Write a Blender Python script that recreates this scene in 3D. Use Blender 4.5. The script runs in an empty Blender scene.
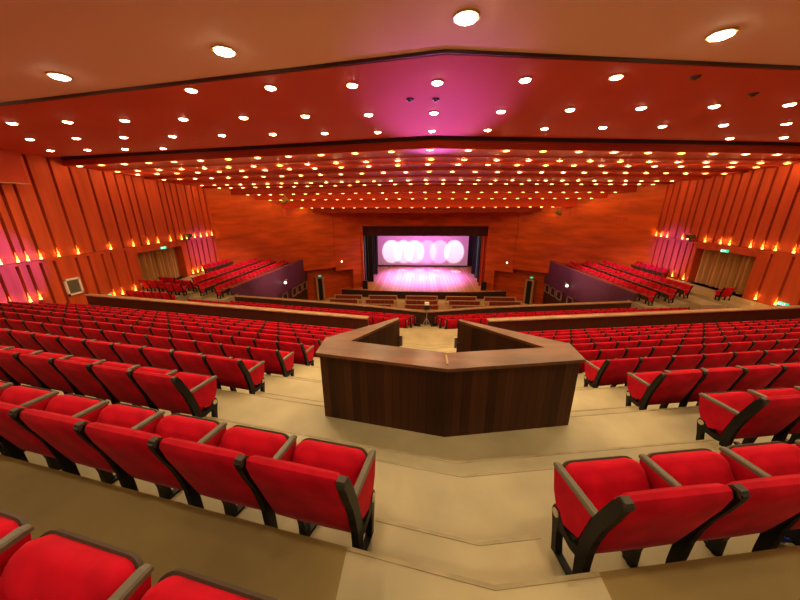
import bpy, bmesh, math, random
from mathutils import Vector, Matrix
random.seed(7)
C = bpy.context.scene.collection
PI = math.pi
ZOFF = 10.5           # the camera's lens height above world zero
TA = 0.170            # rows run as a shallow V: y = k + TA*|x|
ANG = math.atan(TA)
CAMX = -0.358

# ------------------------------------------------------------------ materials
def new_mat(name):
    m = bpy.data.materials.new(name); m.use_nodes = True
    nt = m.node_tree; b = nt.nodes['Principled BSDF']
    return m, nt, b
def mat(name, col, rough=0.5, var=0.0, scale=6.0, stretch=(1, 1, 1), spec=0.5, metal=0.0, bump=0.0, sheen=0.0, detail=4.0, coat=0.0):
    m, nt, b = new_mat(name)
    b.inputs['Base Color'].default_value = (*col, 1); b.inputs['Roughness'].default_value = rough
    b.inputs['Specular IOR Level'].default_value = spec; b.inputs['Metallic'].default_value = metal
    if sheen:
        b.inputs['Sheen Weight'].default_value = sheen; b.inputs['Sheen Roughness'].default_value = 0.4
        b.inputs['Sheen Tint'].default_value = (1, 0.25, 0.25, 1)
    if coat:
        b.inputs['Coat Weight'].default_value = coat; b.inputs['Coat Roughness'].default_value = 0.15
    if var or bump:
        tc = nt.nodes.new('ShaderNodeTexCoord'); mp = nt.nodes.new('ShaderNodeMapping')
        mp.inputs['Scale'].default_value = stretch
        nz = nt.nodes.new('ShaderNodeTexNoise'); nz.inputs['Scale'].default_value = scale; nz.inputs['Detail'].default_value = detail
        nt.links.new(tc.outputs['Object'], mp.inputs['Vector']); nt.links.new(mp.outputs['Vector'], nz.inputs['Vector'])
        if var:
            cr = nt.nodes.new('ShaderNodeValToRGB')
            cr.color_ramp.elements[0].position = 0.3; cr.color_ramp.elements[1].position = 0.7
            cr.color_ramp.elements[0].color = (*[c * (1 - var) for c in col], 1)
            cr.color_ramp.elements[1].color = (*[min(1, c * (1 + var)) for c in col], 1)
            nt.links.new(nz.outputs['Fac'], cr.inputs['Fac']); nt.links.new(cr.outputs['Color'], b.inputs['Base Color'])
        if bump:
            bp = nt.nodes.new('ShaderNodeBump'); bp.inputs['Strength'].default_value = bump; bp.inputs['Distance'].default_value = 0.01
            nt.links.new(nz.outputs['Fac'], bp.inputs['Height']); nt.links.new(bp.outputs['Normal'], b.inputs['Normal'])
    return m
def emit(name, col, s):
    m, nt, b = new_mat(name)
    b.inputs['Base Color'].default_value = (*col, 1)
    b.inputs['Emission Color'].default_value = (*col, 1); b.inputs['Emission Strength'].default_value = s
    return m
def plank_mat(name, col, width, var=0.35, rough=0.35, axis='X', spec=0.5, coat=0.0):
    """wood boards: each board its own tone, fine grain along the board"""
    m, nt, b = new_mat(name); L = nt.links.new
    b.inputs['Roughness'].default_value = rough; b.inputs['Specular IOR Level'].default_value = spec
    if coat: b.inputs['Coat Weight'].default_value = coat; b.inputs['Coat Roughness'].default_value = 0.2
    tc = nt.nodes.new('ShaderNodeTexCoord'); sp = nt.nodes.new('ShaderNodeSeparateXYZ'); L(tc.outputs['Object'], sp.inputs[0])
    mu = nt.nodes.new('ShaderNodeMath'); mu.operation = 'MULTIPLY'; mu.inputs[1].default_value = 1 / width
    L(sp.outputs[axis], mu.inputs[0])
    fl = nt.nodes.new('ShaderNodeMath'); fl.operation = 'FLOOR'; L(mu.outputs[0], fl.inputs[0])
    wn = nt.nodes.new('ShaderNodeTexWhiteNoise'); wn.noise_dimensions = '1D'; L(fl.outputs[0], wn.inputs['W'])
    mp = nt.nodes.new('ShaderNodeMapping'); mp.inputs['Scale'].default_value = {'X': (30, 30, 1.2), 'Y': (30, 30, 1.2), 'Z': (1.2, 1.2, 30)}[axis]
    nz = nt.nodes.new('ShaderNodeTexNoise'); nz.inputs['Scale'].default_value = 1.0; nz.inputs['Detail'].default_value = 5
    L(tc.outputs['Object'], mp.inputs[0]); L(mp.outputs[0], nz.inputs['Vector'])
    ad = nt.nodes.new('ShaderNodeMath'); ad.operation = 'ADD'; L(wn.outputs['Value'], ad.inputs[0]); L(nz.outputs['Fac'], ad.inputs[1])
    hf = nt.nodes.new('ShaderNodeMath'); hf.operation = 'MULTIPLY'; hf.inputs[1].default_value = 0.5; L(ad.outputs[0], hf.inputs[0])
    cr = nt.nodes.new('ShaderNodeValToRGB')
    cr.color_ramp.elements[0].position = 0.2; cr.color_ramp.elements[1].position = 0.8
    cr.color_ramp.elements[0].color = (*[c * (1 - var) for c in col], 1); cr.color_ramp.elements[1].color = (*[c * (1 + var) for c in col], 1)
    L(hf.outputs[0], cr.inputs['Fac'])
    fr = nt.nodes.new('ShaderNodeMath'); fr.operation = 'FRACT'; L(mu.outputs[0], fr.inputs[0])
    gt = nt.nodes.new('ShaderNodeMath'); gt.operation = 'LESS_THAN'; gt.inputs[1].default_value = 0.05; L(fr.outputs[0], gt.inputs[0])
    mx = nt.nodes.new('ShaderNodeMix'); mx.data_type = 'RGBA'; L(gt.outputs[0], mx.inputs['Factor'])
    L(cr.outputs['Color'], mx.inputs['A']); mx.inputs['B'].default_value = (*[c * 0.35 for c in col], 1)
    L(mx.outputs['Result'], b.inputs['Base Color'])
    return m
def slat_ceiling_mat(name, col, line, period):
    """lacquered ceiling boards running along the V of the rows, with joint lines"""
    m, nt, b = new_mat(name); L = nt.links.new
    b.inputs['Roughness'].default_value = 0.6; b.inputs['Specular IOR Level'].default_value = 0.2
    tc = nt.nodes.new('ShaderNodeTexCoord'); sp = nt.nodes.new('ShaderNodeSeparateXYZ'); L(tc.outputs['Object'], sp.inputs[0])
    ab = nt.nodes.new('ShaderNodeMath'); ab.operation = 'ABSOLUTE'; L(sp.outputs['X'], ab.inputs[0])
    m1 = nt.nodes.new('ShaderNodeMath'); m1.operation = 'MULTIPLY'; m1.inputs[1].default_value = -TA; L(ab.outputs[0], m1.inputs[0])
    a1 = nt.nodes.new('ShaderNodeMath'); a1.operation = 'ADD'; L(m1.outputs[0], a1.inputs[0]); L(sp.outputs['Y'], a1.inputs[1])
    m2 = nt.nodes.new('ShaderNodeMath'); m2.operation = 'DIVIDE'; m2.inputs[1].default_value = period; L(a1.outputs[0], m2.inputs[0])
    fr = nt.nodes.new('ShaderNodeMath'); fr.operation = 'FRACT'; L(m2.outputs[0], fr.inputs[0])
    lt = nt.nodes.new('ShaderNodeMath'); lt.operation = 'LESS_THAN'; lt.inputs[1].default_value = 0.3; L(fr.outputs[0], lt.inputs[0])
    mx = nt.nodes.new('ShaderNodeMix'); mx.data_type = 'RGBA'; L(lt.outputs[0], mx.inputs['Factor'])
    mx.inputs['A'].default_value = (*col, 1); mx.inputs['B'].default_value = (*line, 1)
    L(mx.outputs['Result'], b.inputs['Base Color'])
    return m

M = {}
M['velvet'] = mat('red_velvet', (0.48, 0.003, 0.017), 0.8, var=0.3, scale=5, sheen=0.12, spec=0.12)
M['black'] = mat('black_steel', (0.006, 0.0055, 0.005), 0.45, spec=0.22)
M['shell'] = mat('dark_seat_shell', (0.045, 0.034, 0.022), 0.5)
M['arm'] = mat('taupe_armrest', (0.125, 0.110, 0.075), 0.45)
M['cap'] = mat('pale_hub', (0.55, 0.45, 0.28), 0.45)
M['vinyl'] = mat('beige_vinyl', (0.375, 0.315, 0.175), 0.5, var=0.18, scale=1.6, detail=10, bump=0.05)
M['carpet'] = mat('brown_floor', (0.215, 0.150, 0.042), 0.7, var=0.15, scale=2.0, detail=8)
M['riser'] = mat('step_edge', (0.24, 0.18, 0.085), 0.6, var=0.1)
M['stallfloor'] = mat('stalls_floor', (0.52, 0.34, 0.14), 0.5, var=0.1, scale=2)
M['edgeline'] = mat('drawn_step_edge', (0.315, 0.255, 0.135), 0.5, var=0.2)  # darker strip drawn in so step edges show under even light
M['soffit'] = mat('cream_plaster', (0.66, 0.41, 0.30), 0.8)
M['redceil'] = mat('red_lacquer_ceiling', (0.46, 0.054, 0.022), 0.75, var=0.05, scale=0.6, spec=0.15)
M['band'] = slat_ceiling_mat('red_ceiling_boards', (0.52, 0.042, 0.010), (0.27, 0.019, 0.007), 0.26)
M['gap'] = mat('dark_ceiling_gap', (0.05, 0.010, 0.006), 0.6)
M['wall'] = mat('orange_veneer', (0.52, 0.076, 0.020), 0.6, var=0.18, scale=1.0, stretch=(3, 3, 0.35), spec=0.18)
M['groove'] = mat('groove_back', (0.20, 0.020, 0.006), 0.5)
M['splay'] = mat('orange_panelling', (0.52, 0.082, 0.010), 0.55, var=0.28, scale=0.9, stretch=(0.5, 0.5, 2.6), spec=0.22)
M['purple'] = mat('dark_plum_panel', (0.085, 0.022, 0.030), 0.5, var=0.2, scale=3, stretch=(3, 3, 0.4))
M['walnut'] = plank_mat('walnut_boards', (0.056, 0.017, 0.005), 0.09, rough=0.5, var=0.5, spec=0.25)
M['walnutY'] = plank_mat('walnut_boards_side', (0.056, 0.017, 0.005), 0.09, rough=0.5, var=0.5, axis='Y', spec=0.25)
M['top'] = mat('polished_walnut_top', (0.155, 0.058, 0.024), 0.30, var=0.4, scale=2.2, stretch=(1, 3, 1), coat=0.0)
M['darkwood'] = mat('dark_balustrade_wood', (0.050, 0.015, 0.006), 0.4, var=0.3, scale=4, stretch=(4, 4, 0.6))
M['rail'] = mat('balustrade_rail', (0.36, 0.23, 0.13), 0.28, var=0.2, scale=3, coat=0.2)
M['parrail'] = mat('parapet_rail', (0.20, 0.055, 0.030), 0.35, var=0.15, scale=3)
M['curtain'] = mat('gold_curtain', (0.46, 0.25, 0.08), 0.6, var=0.2, scale=8, stretch=(4, 4, 0.2))
M['stagewood'] = plank_mat('stage_boards', (0.56, 0.24, 0.10), 0.45, var=0.18, rough=0.26)
M['stagefront'] = mat('stage_front', (0.030, 0.008, 0.006), 0.5)
M['screen'] = mat('stage_screen', (0.80, 0.74, 0.78), 0.9)
M['drape'] = mat('black_drape', (0.012, 0.009, 0.014), 0.9)
M['blue'] = mat('blue_drape', (0.05, 0.10, 0.20), 0.8)
M['reddrape'] = mat('red_drape', (0.40, 0.05, 0.012), 0.7)
M['valance'] = mat('plum_valance', (0.055, 0.010, 0.022), 0.85)
M['white'] = mat('white_paint', (0.80, 0.74, 0.66), 0.5)
M['grille'] = mat('grey_green_grille', (0.15, 0.14, 0.09), 0.5)
M['blackp'] = mat('black_plastic', (0.012, 0.012, 0.013), 0.4)
M['stallred'] = mat('brown_red_upholstery', (0.30, 0.045, 0.018), 0.7, var=0.15, scale=4)
M['stallwood'] = mat('pale_timber', (0.66, 0.50, 0.32), 0.4, var=0.12, scale=4)
M['tan'] = mat('tan_frame', (0.42, 0.27, 0.12), 0.5)
M['steel'] = mat('dull_steel', (0.45, 0.42, 0.38), 0.35, metal=0.8)
M['bulbN'] = emit('lamp_white_warm', (1.0, 0.86, 0.55), 60)
M['bulbM'] = emit('lamp_warm', (1.0, 0.80, 0.45), 45)
M['bulbF'] = emit('lamp_amber', (1.0, 0.52, 0.11), 9)
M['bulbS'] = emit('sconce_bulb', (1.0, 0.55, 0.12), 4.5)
M['flame'] = emit('amber_glow_cone', (1.0, 0.26, 0.02), 1.15)  # lamp's glow on the groove wall, shaped as a glowing cone
M['trimring'] = mat('lamp_ring', (0.55, 0.38, 0.2), 0.35)
M['exit'] = emit('exit_green', (0.03, 0.55, 0.30), 1.1)
M['exitw'] = emit('exit_white', (0.75, 1.0, 0.9), 1.6)
M['spotface'] = emit('spot_face', (1.0, 0.9, 0.7), 5)
M['wallbits'] = mat('olive_metal', (0.22, 0.15, 0.05), 0.4, metal=0.4)
M['bluep'] = mat('blue_plastic', (0.02, 0.05, 0.45), 0.4)

# ------------------------------------------------------------------ mesh helpers
def obj(name, bm, ms, parent=None, smooth=False, loc=None):
    me = bpy.data.meshes.new(name)
    bmesh.ops.recalc_face_normals(bm, faces=bm.faces[:])
    if smooth:
        for f in bm.faces: f.smooth = True
    bm.to_mesh(me); bm.free()
    for m in (ms if isinstance(ms, (list, tuple)) else [ms]): me.materials.append(m)
    o = bpy.data.objects.new(name, me); C.objects.link(o)
    if parent: o.parent = parent
    if loc: o.location = loc
    return o
def tag(o, label, cat, group=None):
    o['label'] = label; o['category'] = cat
    if group: o['group'] = group
    return o
def thing(name, label, cat, loc=(0, 0, 0), rz=0.0, group=None):
    o = bpy.data.objects.new(name, None); C.objects.link(o); o.empty_display_size = 0.1
    o.location = loc; o.rotation_euler = (0, 0, rz)
    return tag(o, label, cat, group)
def struct(name, bm, ms, smooth=False):
    o = obj(name, bm, ms, None, smooth); o['kind'] = 'structure'; return o
def poly(bm, pts, mi=0):
    f = bm.faces.new([bm.verts.new(p) for p in pts]); f.material_index = mi; return f
def prism(bm, pts2, z0, z1, mi=0, mtop=None):
    """vertical prism over a plan polygon; z0/z1 may be numbers"""
    n = len(pts2)
    lo = [bm.verts.new((p[0], p[1], z0)) for p in pts2]; hi = [bm.verts.new((p[0], p[1], z1)) for p in pts2]
    f = bm.faces.new(lo[::-1]); f.material_index = mi
    f = bm.faces.new(hi); f.material_index = mi if mtop is None else mtop
    for i in range(n):
        j = (i + 1) % n
        f = bm.faces.new((lo[i], lo[j], hi[j], hi[i])); f.material_index = mi
def box(bm, x0, x1, y0, y1, z0, z1, mi=0):
    prism(bm, [(x0, y0), (x1, y0), (x1, y1), (x0, y1)], z0, z1, mi)
def extr_yz(bm, pts, x0, x1, mi=0):
    """polygon in (y, z) swept along x"""
    a = [bm.verts.new((x0, p[0], p[1])) for p in pts]; b = [bm.verts.new((x1, p[0], p[1])) for p in pts]
    n = len(pts)
    bm.faces.new(a).material_index = mi; bm.faces.new(b[::-1]).material_index = mi
    for i in range(n):
        j = (i + 1) % n
        bm.faces.new((a[i], b[i], b[j], a[j])).material_index = mi
def ribbon_yz(bm, path, x0, x1, mi=0):
    """path of (y, z, halfwidth) as a bar of thickness x0..x1"""
    L, R = [], []
    for i, (y, z, h) in enumerate(path):
        p = path[max(i - 1, 0)]; q = path[min(i + 1, len(path) - 1)]
        dy, dz = q[0] - p[0], q[1] - p[1]; l = math.hypot(dy, dz) or 1
        L.append((y - dz / l * h, z + dy / l * h)); R.append((y + dz / l * h, z - dy / l * h))
    for i in range(len(path) - 1):
        extr_yz(bm, [L[i], L[i + 1], R[i + 1], R[i]], x0, x1, mi)
def loft(bm, secs, mi=0, caps=True):
    rings = [[bm.verts.new(p) for p in s] for s in secs]; n = len(secs[0])
    for a, b in zip(rings, rings[1:]):
        for i in range(n):
            j = (i + 1) % n
            bm.faces.new((a[i], a[j], b[j], b[i])).material_index = mi
    if caps:
        bm.faces.new(rings[0][::-1]).material_index = mi; bm.faces.new(rings[-1]).material_index = mi
def cyl(bm, p, q, r, r2=None, n=12, mi=0):
    p, q = Vector(p), Vector(q); d = (q - p).normalized()
    u = d.orthogonal().normalized(); v = d.cross(u); r2 = r if r2 is None else r2
    loft(bm, [[p + (u * math.cos(t) + v * math.sin(t)) * r for t in [2 * PI * i / n for i in range(n)]],
              [q + (u * math.cos(t) + v * math.sin(t)) * r2 for t in [2 * PI * i / n for i in range(n)]]], mi)
def vp(x, k): return (x, k + TA * abs(x))
def vstrip(bm, xs, k0, k1, z0, z1, mi=0, mtop=None):
    """blocks following the V of the rows between x breakpoints"""
    for a, b in zip(xs, xs[1:]):
        prism(bm, [vp(a, k0), vp(b, k0), vp(b, k1), vp(a, k1)], z0, z1, mi, mtop)
ORD = ['zeroth', 'first', 'second', 'third', 'fourth', 'fifth', 'sixth', 'seventh', 'eighth', 'ninth', 'tenth', 'eleventh', 'twelfth', 'thirteenth', 'fourteenth', 'fifteenth', 'sixteenth',
       'seventeenth', 'eighteenth', 'nineteenth', 'twentieth'] + ['twenty-' + s for s in ['first', 'second', 'third', 'fourth', 'fifth', 'sixth', 'seventh', 'eighth', 'ninth']] + ['thirtieth'] + ['thirty-' + s for s in ['first', 'second', 'third', 'fourth', 'fifth', 'sixth', 'seventh', 'eighth', 'ninth']]

# ------------------------------------------------------------------ levels
W = 18.0
def lip(n): return 0.93 if n == 0 else 0.855 + 0.977 * n
def fl(n): return -1.99 - 0.352 * (n - 1)
def backk(n): return 0.94 + 0.977 * (n - 1)
ZA, ZB, ZC, ZX = -5.86, -6.08, -6.32, -5.51
ZST, ZS = -9.95, -9.10          # stalls floor, stage floor
SPA, SPB = (18.0, 25.3), (7.0, 33.8)   # splayed front wall from, to

# ------------------------------------------------------------------ floor
bm = bmesh.new()
XO = 18.3
for n in range(-4, 11):
    k0, k1, z = lip(n - 1), lip(n), fl(n)
    mt = 1 if n <= 0 else 0
    ai, aj = (-0.70, 0.50) if n <= 1 else (-2.65, 2.50)
    vstrip(bm, [-XO, ai], k0, k1, z - 0.9, z, 2, mt); vstrip(bm, [aj, XO], k0, k1, z - 0.9, z, 2, mt)
    vstrip(bm, [ai, 0, aj], k0, k1, z - 0.9, z, 2, 0)
    if n in (3, 4): segs = [[ai, -1.5], [1.5, aj]]
    else: segs = [[ai, 0, aj] if n > 1 else [-0.60, 0, 0.36]]
    for s in segs:
        vstrip(bm, s, k0, k0 + 0.30, z, z + 0.176, 2, 0)
        vstrip(bm, s, k0 + 0.282, k0 + 0.303, z + 0.12, z + 0.179, 4, 4)
    if n >= 0: vstrip(bm, [-XO, 0, XO] if n > 0 else [ai, 0, aj], k1 - 0.018, k1 + 0.003, z - 0.05, z + 0.003, 4, 4)
xs = [-XO, 0, XO]
vstrip(bm, xs, 10.626, 12.95, ZX - 1, ZX, 2, 0)
vstrip(bm, [-14.8, 0, 16.1], 12.95, 13.7, ZA - 1, ZA, 2, 0); vstrip(bm, [-13, 0, 13], 13.7, 13.9, ZA - 1, ZA, 2, 0)
vstrip(bm, [-15, 0, 15], 13.9, 14.7, ZB - 1, ZB, 2, 0)
vstrip(bm, [-13.2, 0, 13.2], 14.8, 16.1, ZC - 1, ZC, 2, 0)
for s in (-1, 1):
    def SX(a, b): return (min(s * a, s * b), max(s * a, s * b))
    for a, b, z, y0 in ((12.7, 14.1, -5.62, 17.3), (14.1, 15.1, -5.42, 17.3), (15.1, 16.2, -5.22, 16.6), (16.2, 18.9, -5.05, 16.55 if s < 0 else 13.6)):
        x0, x1 = SX(a, b); box(bm, x0, x1, y0, 30.0, z - 0.6, z, 0)
box(bm, -18.3, 18.3, 15.5, 36, ZST - 0.3, ZST, 3)
struct('floor', bm, [M['vinyl'], M['carpet'], M['riser'], M['stallfloor'], M['edgeline']])

# ------------------------------------------------------------------ ceiling
bm = bmesh.new()
X2 = 18.6
def vceil(k0, k1, z, mi, th=0.25, rear=None, xw=X2):
    for a, b in ((-xw, 0), (0, xw)):
        prism(bm, [vp(a, k0), vp(b, k0), vp(b, k1), vp(a, k1)], z, z + th, mi if rear is None else rear, None)
for a, b in ((-X2, 0), (0, X2)):
    prism(bm, [(a, -6), (b, -6), vp(b, 5.70), vp(a, 5.70)], 2.36, 2.62, 0)
    prism(bm, [vp(a, 5.70), vp(b, 5.70), vp(b, 5.74), vp(a, 5.74)], 2.31, 2.60, 3)
    prism(bm, [vp(a, 5.74), vp(b, 5.74), vp(b, 11.43), vp(a, 11.43)], 2.30, 2.50, 1)
    prism(bm, [vp(a, 11.43), vp(b, 11.43), vp(b, 11.95), vp(a, 11.95)], 2.55, 2.75, 3)
BANDS = [(11.95, 13.5, 1.98), (13.5, 14.7, 1.94), (14.7, 16.4, 1.87), (16.4, 18.6, 1.74), (18.6, 21.6, 1.62), (21.6, 23.4, 1.50), (23.4, 24.8, 1.02), (24.8, 26.4, 0.60), (26.4, 28.6, -0.08), (28.6, 36, -0.55)]
for a, b in ((-X2, 0), (0, X2)):
    prism(bm, [vp(a, 11.90), vp(b, 11.90), vp(b, 11.96), vp(a, 11.96)], 2.26, 2.75, 3)
    for i in range(4): prism(bm, [vp(a, 11.90), vp(b, 11.90), vp(b, 11.96), vp(a, 11.96)], 1.985 + 0.06 * i, 2.022 + 0.06 * i, 2)
prev = 2.24
for k0, k1, z in BANDS:
    for a, b in ((-X2, 0), (0, X2)):
        prism(bm, [vp(a, k0), vp(b, k0), vp(b, k1 + 0.02), vp(a, k1 + 0.02)], z, max(prev, z + 0.1) + 0.05, 2)
    prev = z
struct('ceiling', bm, [M['soffit'], M['redceil'], M['band'], M['gap']])

# ------------------------------------------------------------------ side walls
UPL = [11.37, 11.94, 12.29, 12.78, 13.5, 14.38, 15.2, 16.08, 16.87, 17.51, 18.09, 18.56, 19.33, 20.39, 20.9, 21.41, 21.95, 22.77, 23.44, 24.15, 24.78]
LOL = [11.2, 11.84, 12.22, 12.7, 13.25, 14.21, 14.79, 15.52, 16.02, 16.87, 21.83, 22.35, 22.88, 23.44, 24.03, 24.78]
UPR = [9.6, 10.6, 11.6, 12.6, 13.5, 14.3, 15.1, 15.97, 16.77, 17.39, 18.01, 18.6, 19.19, 19.75, 20.25, 20.78, 21.4, 22.1, 22.55, 23.2, 23.9, 24.48, 25.0]
LOR = [10.6, 11.8, 12.9, 14.0, 15.0, 15.9, 16.86, 21.58, 22.05, 22.55, 23.06, 23.7, 24.18, 24.75]
DY0, DY1, DZ0, DZ1 = 17.5, 21.3, -5.05, -2.66
ZD, GW, GD = -2.30, 0.125, 0.22
def side_wall(s, up, lo):
    bm = bmesh.new()
    def bx(y0, y1, z0, z1, d0, d1, mi):      # d measured outward from the board face
        a, b = s * (W + d0), s * (W + d1)
        box(bm, min(a, b), max(a, b), y0, y1, z0, z1, mi)
    # backing behind the grooves, with the doorway left open
    bx(-6, DY0, -7.0, 2.7, GD, 0.5, 1); bx(DY1, 26.2, -7.0, 2.7, GD, 0.5, 1); bx(DY0, DY1, DZ1, 2.7, GD, 0.5, 1)
    def boards(y0, y1, cuts, z0, z1):
        e = [y0] + [c for c in cuts if y0 < c < y1] + [y1]
        for i, (a, b) in enumerate(zip(e, e[1:])):
            a2 = a + (GW / 2 if i > 0 else 0); b2 = b - (GW / 2 if i < len(e) - 2 else 0)
            bx(a2, b2, z0, z1, 0, GD + 0.02, 0)
    boards(-6, 25.8, up, ZD, 2.62)
    boards(-6, DY0, lo, -7.0, ZD - 0.14); boards(DY1, 25.8, lo, -7.0, ZD - 0.14)
    bx(-6, 25.8, ZD - 0.14, ZD - 0.02, -0.015, GD + 0.02, 0)          # dado band the lamps stand on
    bx(DY0, DY1, DZ1, ZD - 0.14, 0, GD + 0.02, 0)
    # doorway reveal
    bx(DY0, DY0 + 0.05, DZ0, DZ1, 0.0, 1.1, 0); bx(DY1 - 0.05, DY1, DZ0, DZ1, 0.0, 1.1, 0); bx(DY0, DY1, DZ1 - 0.06, DZ1, 0.0, 1.1, 0)
    bx(DY0, DY1, DZ0, DZ1, 1.05, 1.15, 1); bx(DY0, DY1, DZ0 - 0.1, DZ0, 0, 1.15, 1)
    return struct('wall_left' if s < 0 else 'wall_right', bm, [M['wall'], M['groove']])
side_wall(-1, UPL, LOL); side_wall(1, UPR, LOR)
# low bulkhead at the rear left, under the ceiling
bm = bmesh.new(); box(bm, -18.0, -17.5, 3.0, 12.95, 1.02, 2.31, 0); box(bm, -18.0, -17.47, 3.0, 12.96, 1.0, 1.03, 1)
struct('trim_1', bm, [M['redceil'], M['tan']])
# rear wall closes the hall behind the camera
bm = bmesh.new(); box(bm, -18.5, 18.5, -6.2, -6.0, -3, 2.7, 0); struct('wall_back', bm, M['wall'])

# ------------------------------------------------------------------ splayed front walls
def splay(s):
    bm = bmesh.new()
    A, B = Vector((SPA[0] * s, SPA[1])), Vector((SPB[0] * s, SPB[1])); d = (B - A); Lg = d.length; d.normalize()
    nrm = Vector((-d.y, d.x)) * (1 if s < 0 else -1)          # towards the hall's outside
    if nrm.y < 0: nrm = -nrm
    def seg(t0, t1, z0, z1, o0, o1, mi):
        P = [A + d * t0 + nrm * o0, A + d * t1 + nrm * o0, A + d * t1 + nrm * o1, A + d * t0 + nrm * o1]
        prism(bm, P, z0, z1, mi)
    seg(-0.6, Lg + 0.3, -10.2, 2.6, 0.95, 1.2, 0)                 # back layer, down to the stalls
    for i, (t0, t1, zb) in enumerate(((-0.3, 10.65, -6.32), (10.72, 12.75, -6.75))):
        seg(t0, t1, zb, 2.6, -0.12 if i == 0 else 0.0, 0.97, 0)   # big hung panels
        seg(t0, t1, zb - 0.05, zb, 0.0, 0.97, 1)
    seg(12.78, Lg, -9.3, 2.6, 0.05, 0.97, 0)
    for (t, z, w, h) in ((6.3, 0.05, 1.3, 0.9), (1.9, 0.35, 1.0, 0.5), (2.3, -0.9, 0.9, 0.4)):   # darker inset service panels
        seg(t - w / 2, t + w / 2, z - h, z, -0.135, 0.0, 2)
    return struct('wall_front_left' if s < 0 else 'wall_front_right', bm, [M['splay'], M['groove'], M['wall']])
splay(-1); splay(1)

# ------------------------------------------------------------------ stage and proscenium
SC = 0.14
bm = bmesh.new()
box(bm, SC - 6.95 - 3, SC - 6.95, 33.8, 34.1, ZS, 2.0, 0); box(bm, SC + 6.95, SC + 6.95 + 3, 33.8, 34.1, ZS, 2.0, 0)
box(bm, SC - 6.95, SC + 6.95, 33.75, 34.1, -2.03, 1.0, 0)
box(bm, SC - 6.95, SC + 6.95, 33.70, 34.1, -2.10, -2.03, 1)
box(bm, SC - 9.9, SC + 9.9, 47.4, 47.6, ZS, 2, 2); box(bm, SC - 9.9, SC - 9.7, 34.1, 47.4, ZS, 2, 2); box(bm, SC + 9.7, SC + 9.9, 34.1, 47.4, ZS, 2, 2)
box(bm, SC - 9.9, SC + 9.9, 34.1, 47.6, 1.9, 2.0, 2)
struct('wall_stage', bm, [M['splay'], M['groove'], M['drape']])
bm = bmesh.new()
pts = [(SC - 10.6, 47.6), (SC - 10.6, 34.0)] + [(SC + x, 32.35 + 0.009 * x * x) for x in [-10.6 + 21.2 * i / 16 for i in range(17)]] + [(SC + 10.6, 34.0), (SC + 10.6, 47.6)]
prism(bm, pts, ZST - 0.1, ZS - 0.06, 1, 1)
pts2 = [(p[0], p[1] - (0.06 if p[1] < 34 else 0)) for p in pts]
prism(bm, pts2, ZS - 0.06, ZS, 0, 0)
struct('floor_stage', bm, [M['stagewood'], M['stagefront']])

def drape(name, x0, x1, y, z0, z1, m, label, cat, folds=4, amp=0.07, axis='x', parent=None):
    bm = bmesh.new(); n = folds * 8
    front, back = [], []
    for i in range(n + 1):
        t = i / n; u = x0 + (x1 - x0) * t; w = amp * math.sin(2 * PI * folds * t) + amp * 0.4 * math.sin(2 * PI * folds * 0.37 * t + 1)
        front.append((u, y + w)); back.append((u, y + w + 0.02))
    ring = front + back[::-1]
    if axis == 'y': ring = [(b, a) for a, b in ring]
    loft(bm, [[(p[0], p[1], z0) for p in ring], [(p[0], p[1], z1) for p in ring]])
    o = obj(name, bm, m, parent)
    if label: tag(o, label, cat)
    return o
bm = bmesh.new(); box(bm, SC - 7.1, SC + 6.95, 47.0, 47.04, ZS + 0.2, -4.35, 0)
tag(obj('stage_screen', bm, M['screen']), 'wide pale backdrop screen at the rear of the stage with round light pools', 'screen')
bm = bmesh.new(); box(bm, SC - 7.1, SC + 6.95, 46.85, 46.98, ZS, ZS + 0.18, 0)
tag(obj('screen_batten', bm, M['blackp']), 'long dark box along the foot of the pale backdrop screen', 'batten')
drape('stage_valance', SC - 7.2, SC + 7.2, 34.5, -3.2, -1.7, M['valance'], 'dark plum valance hanging across the top of the stage opening', 'curtain', 14, 0.05)
drape('stage_curtain', SC - 7.4, SC - 6.25, 36.6, ZS + 0.02, -1.2, M['drape'], 'black side curtain nearest the audience, beside the pink-lit left edge of the stage', 'curtain', 4)
drape('stage_curtain', SC - 7.9, SC - 6.95, 35.4, ZS + 0.02, -1.2, M['blue'], 'narrow pale blue side curtain at the left edge of the stage', 'curtain', 3)
drape('stage_curtain', SC - 8.2, SC - 6.35, 41.0, ZS + 0.02, -1.2, M['drape'], 'black side curtain deep in the stage, left of the pale screen', 'curtain', 5)
drape('stage_curtain', SC + 6.75, SC + 7.9, 41.8, ZS + 0.02, -1.2, M['drape'], 'black side curtain deep in the stage, right of the pale screen', 'curtain', 5)
drape('stage_curtain', SC + 6.75, SC + 7.9, 39.2, ZS + 0.02, -1.2, M['blue'], 'blue side curtain between two black ones, right of the pale screen', 'curtain', 4)
drape('stage_curtain', SC + 6.7, SC + 7.9, 36.9, ZS + 0.02, -1.2, M['drape'], 'black side curtain next to the red one on the right of the stage', 'curtain', 3)
drape('stage_curtain', SC + 6.55, SC + 7.6, 35.2, ZS + 0.02, -1.2, M['reddrape'], 'red side curtain at the right edge of the stage opening', 'curtain', 3)
def speaker(x, y, z, lab):
    t = thing('loudspeaker', lab, 'loudspeaker', (x, y, z))
    bm = bmesh.new(); prism(bm, [(-0.3, -0.25), (0.3, -0.25), (0.22, 0.25), (-0.22, 0.25)], 0, 0.95, 0); obj('cabinet', bm, M['blackp'], t)
    bm = bmesh.new(); box(bm, -0.27, 0.27, -0.275, -0.25, 0.05, 0.9, 0); obj('grille', bm, M['drape'], t)
speaker(SC - 6.72, 33.35, ZS, 'black loudspeaker standing at the left front corner of the stage')
speaker(SC + 6.72, 33.35, ZS, 'black loudspeaker standing at the right front corner of the stage')

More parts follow.
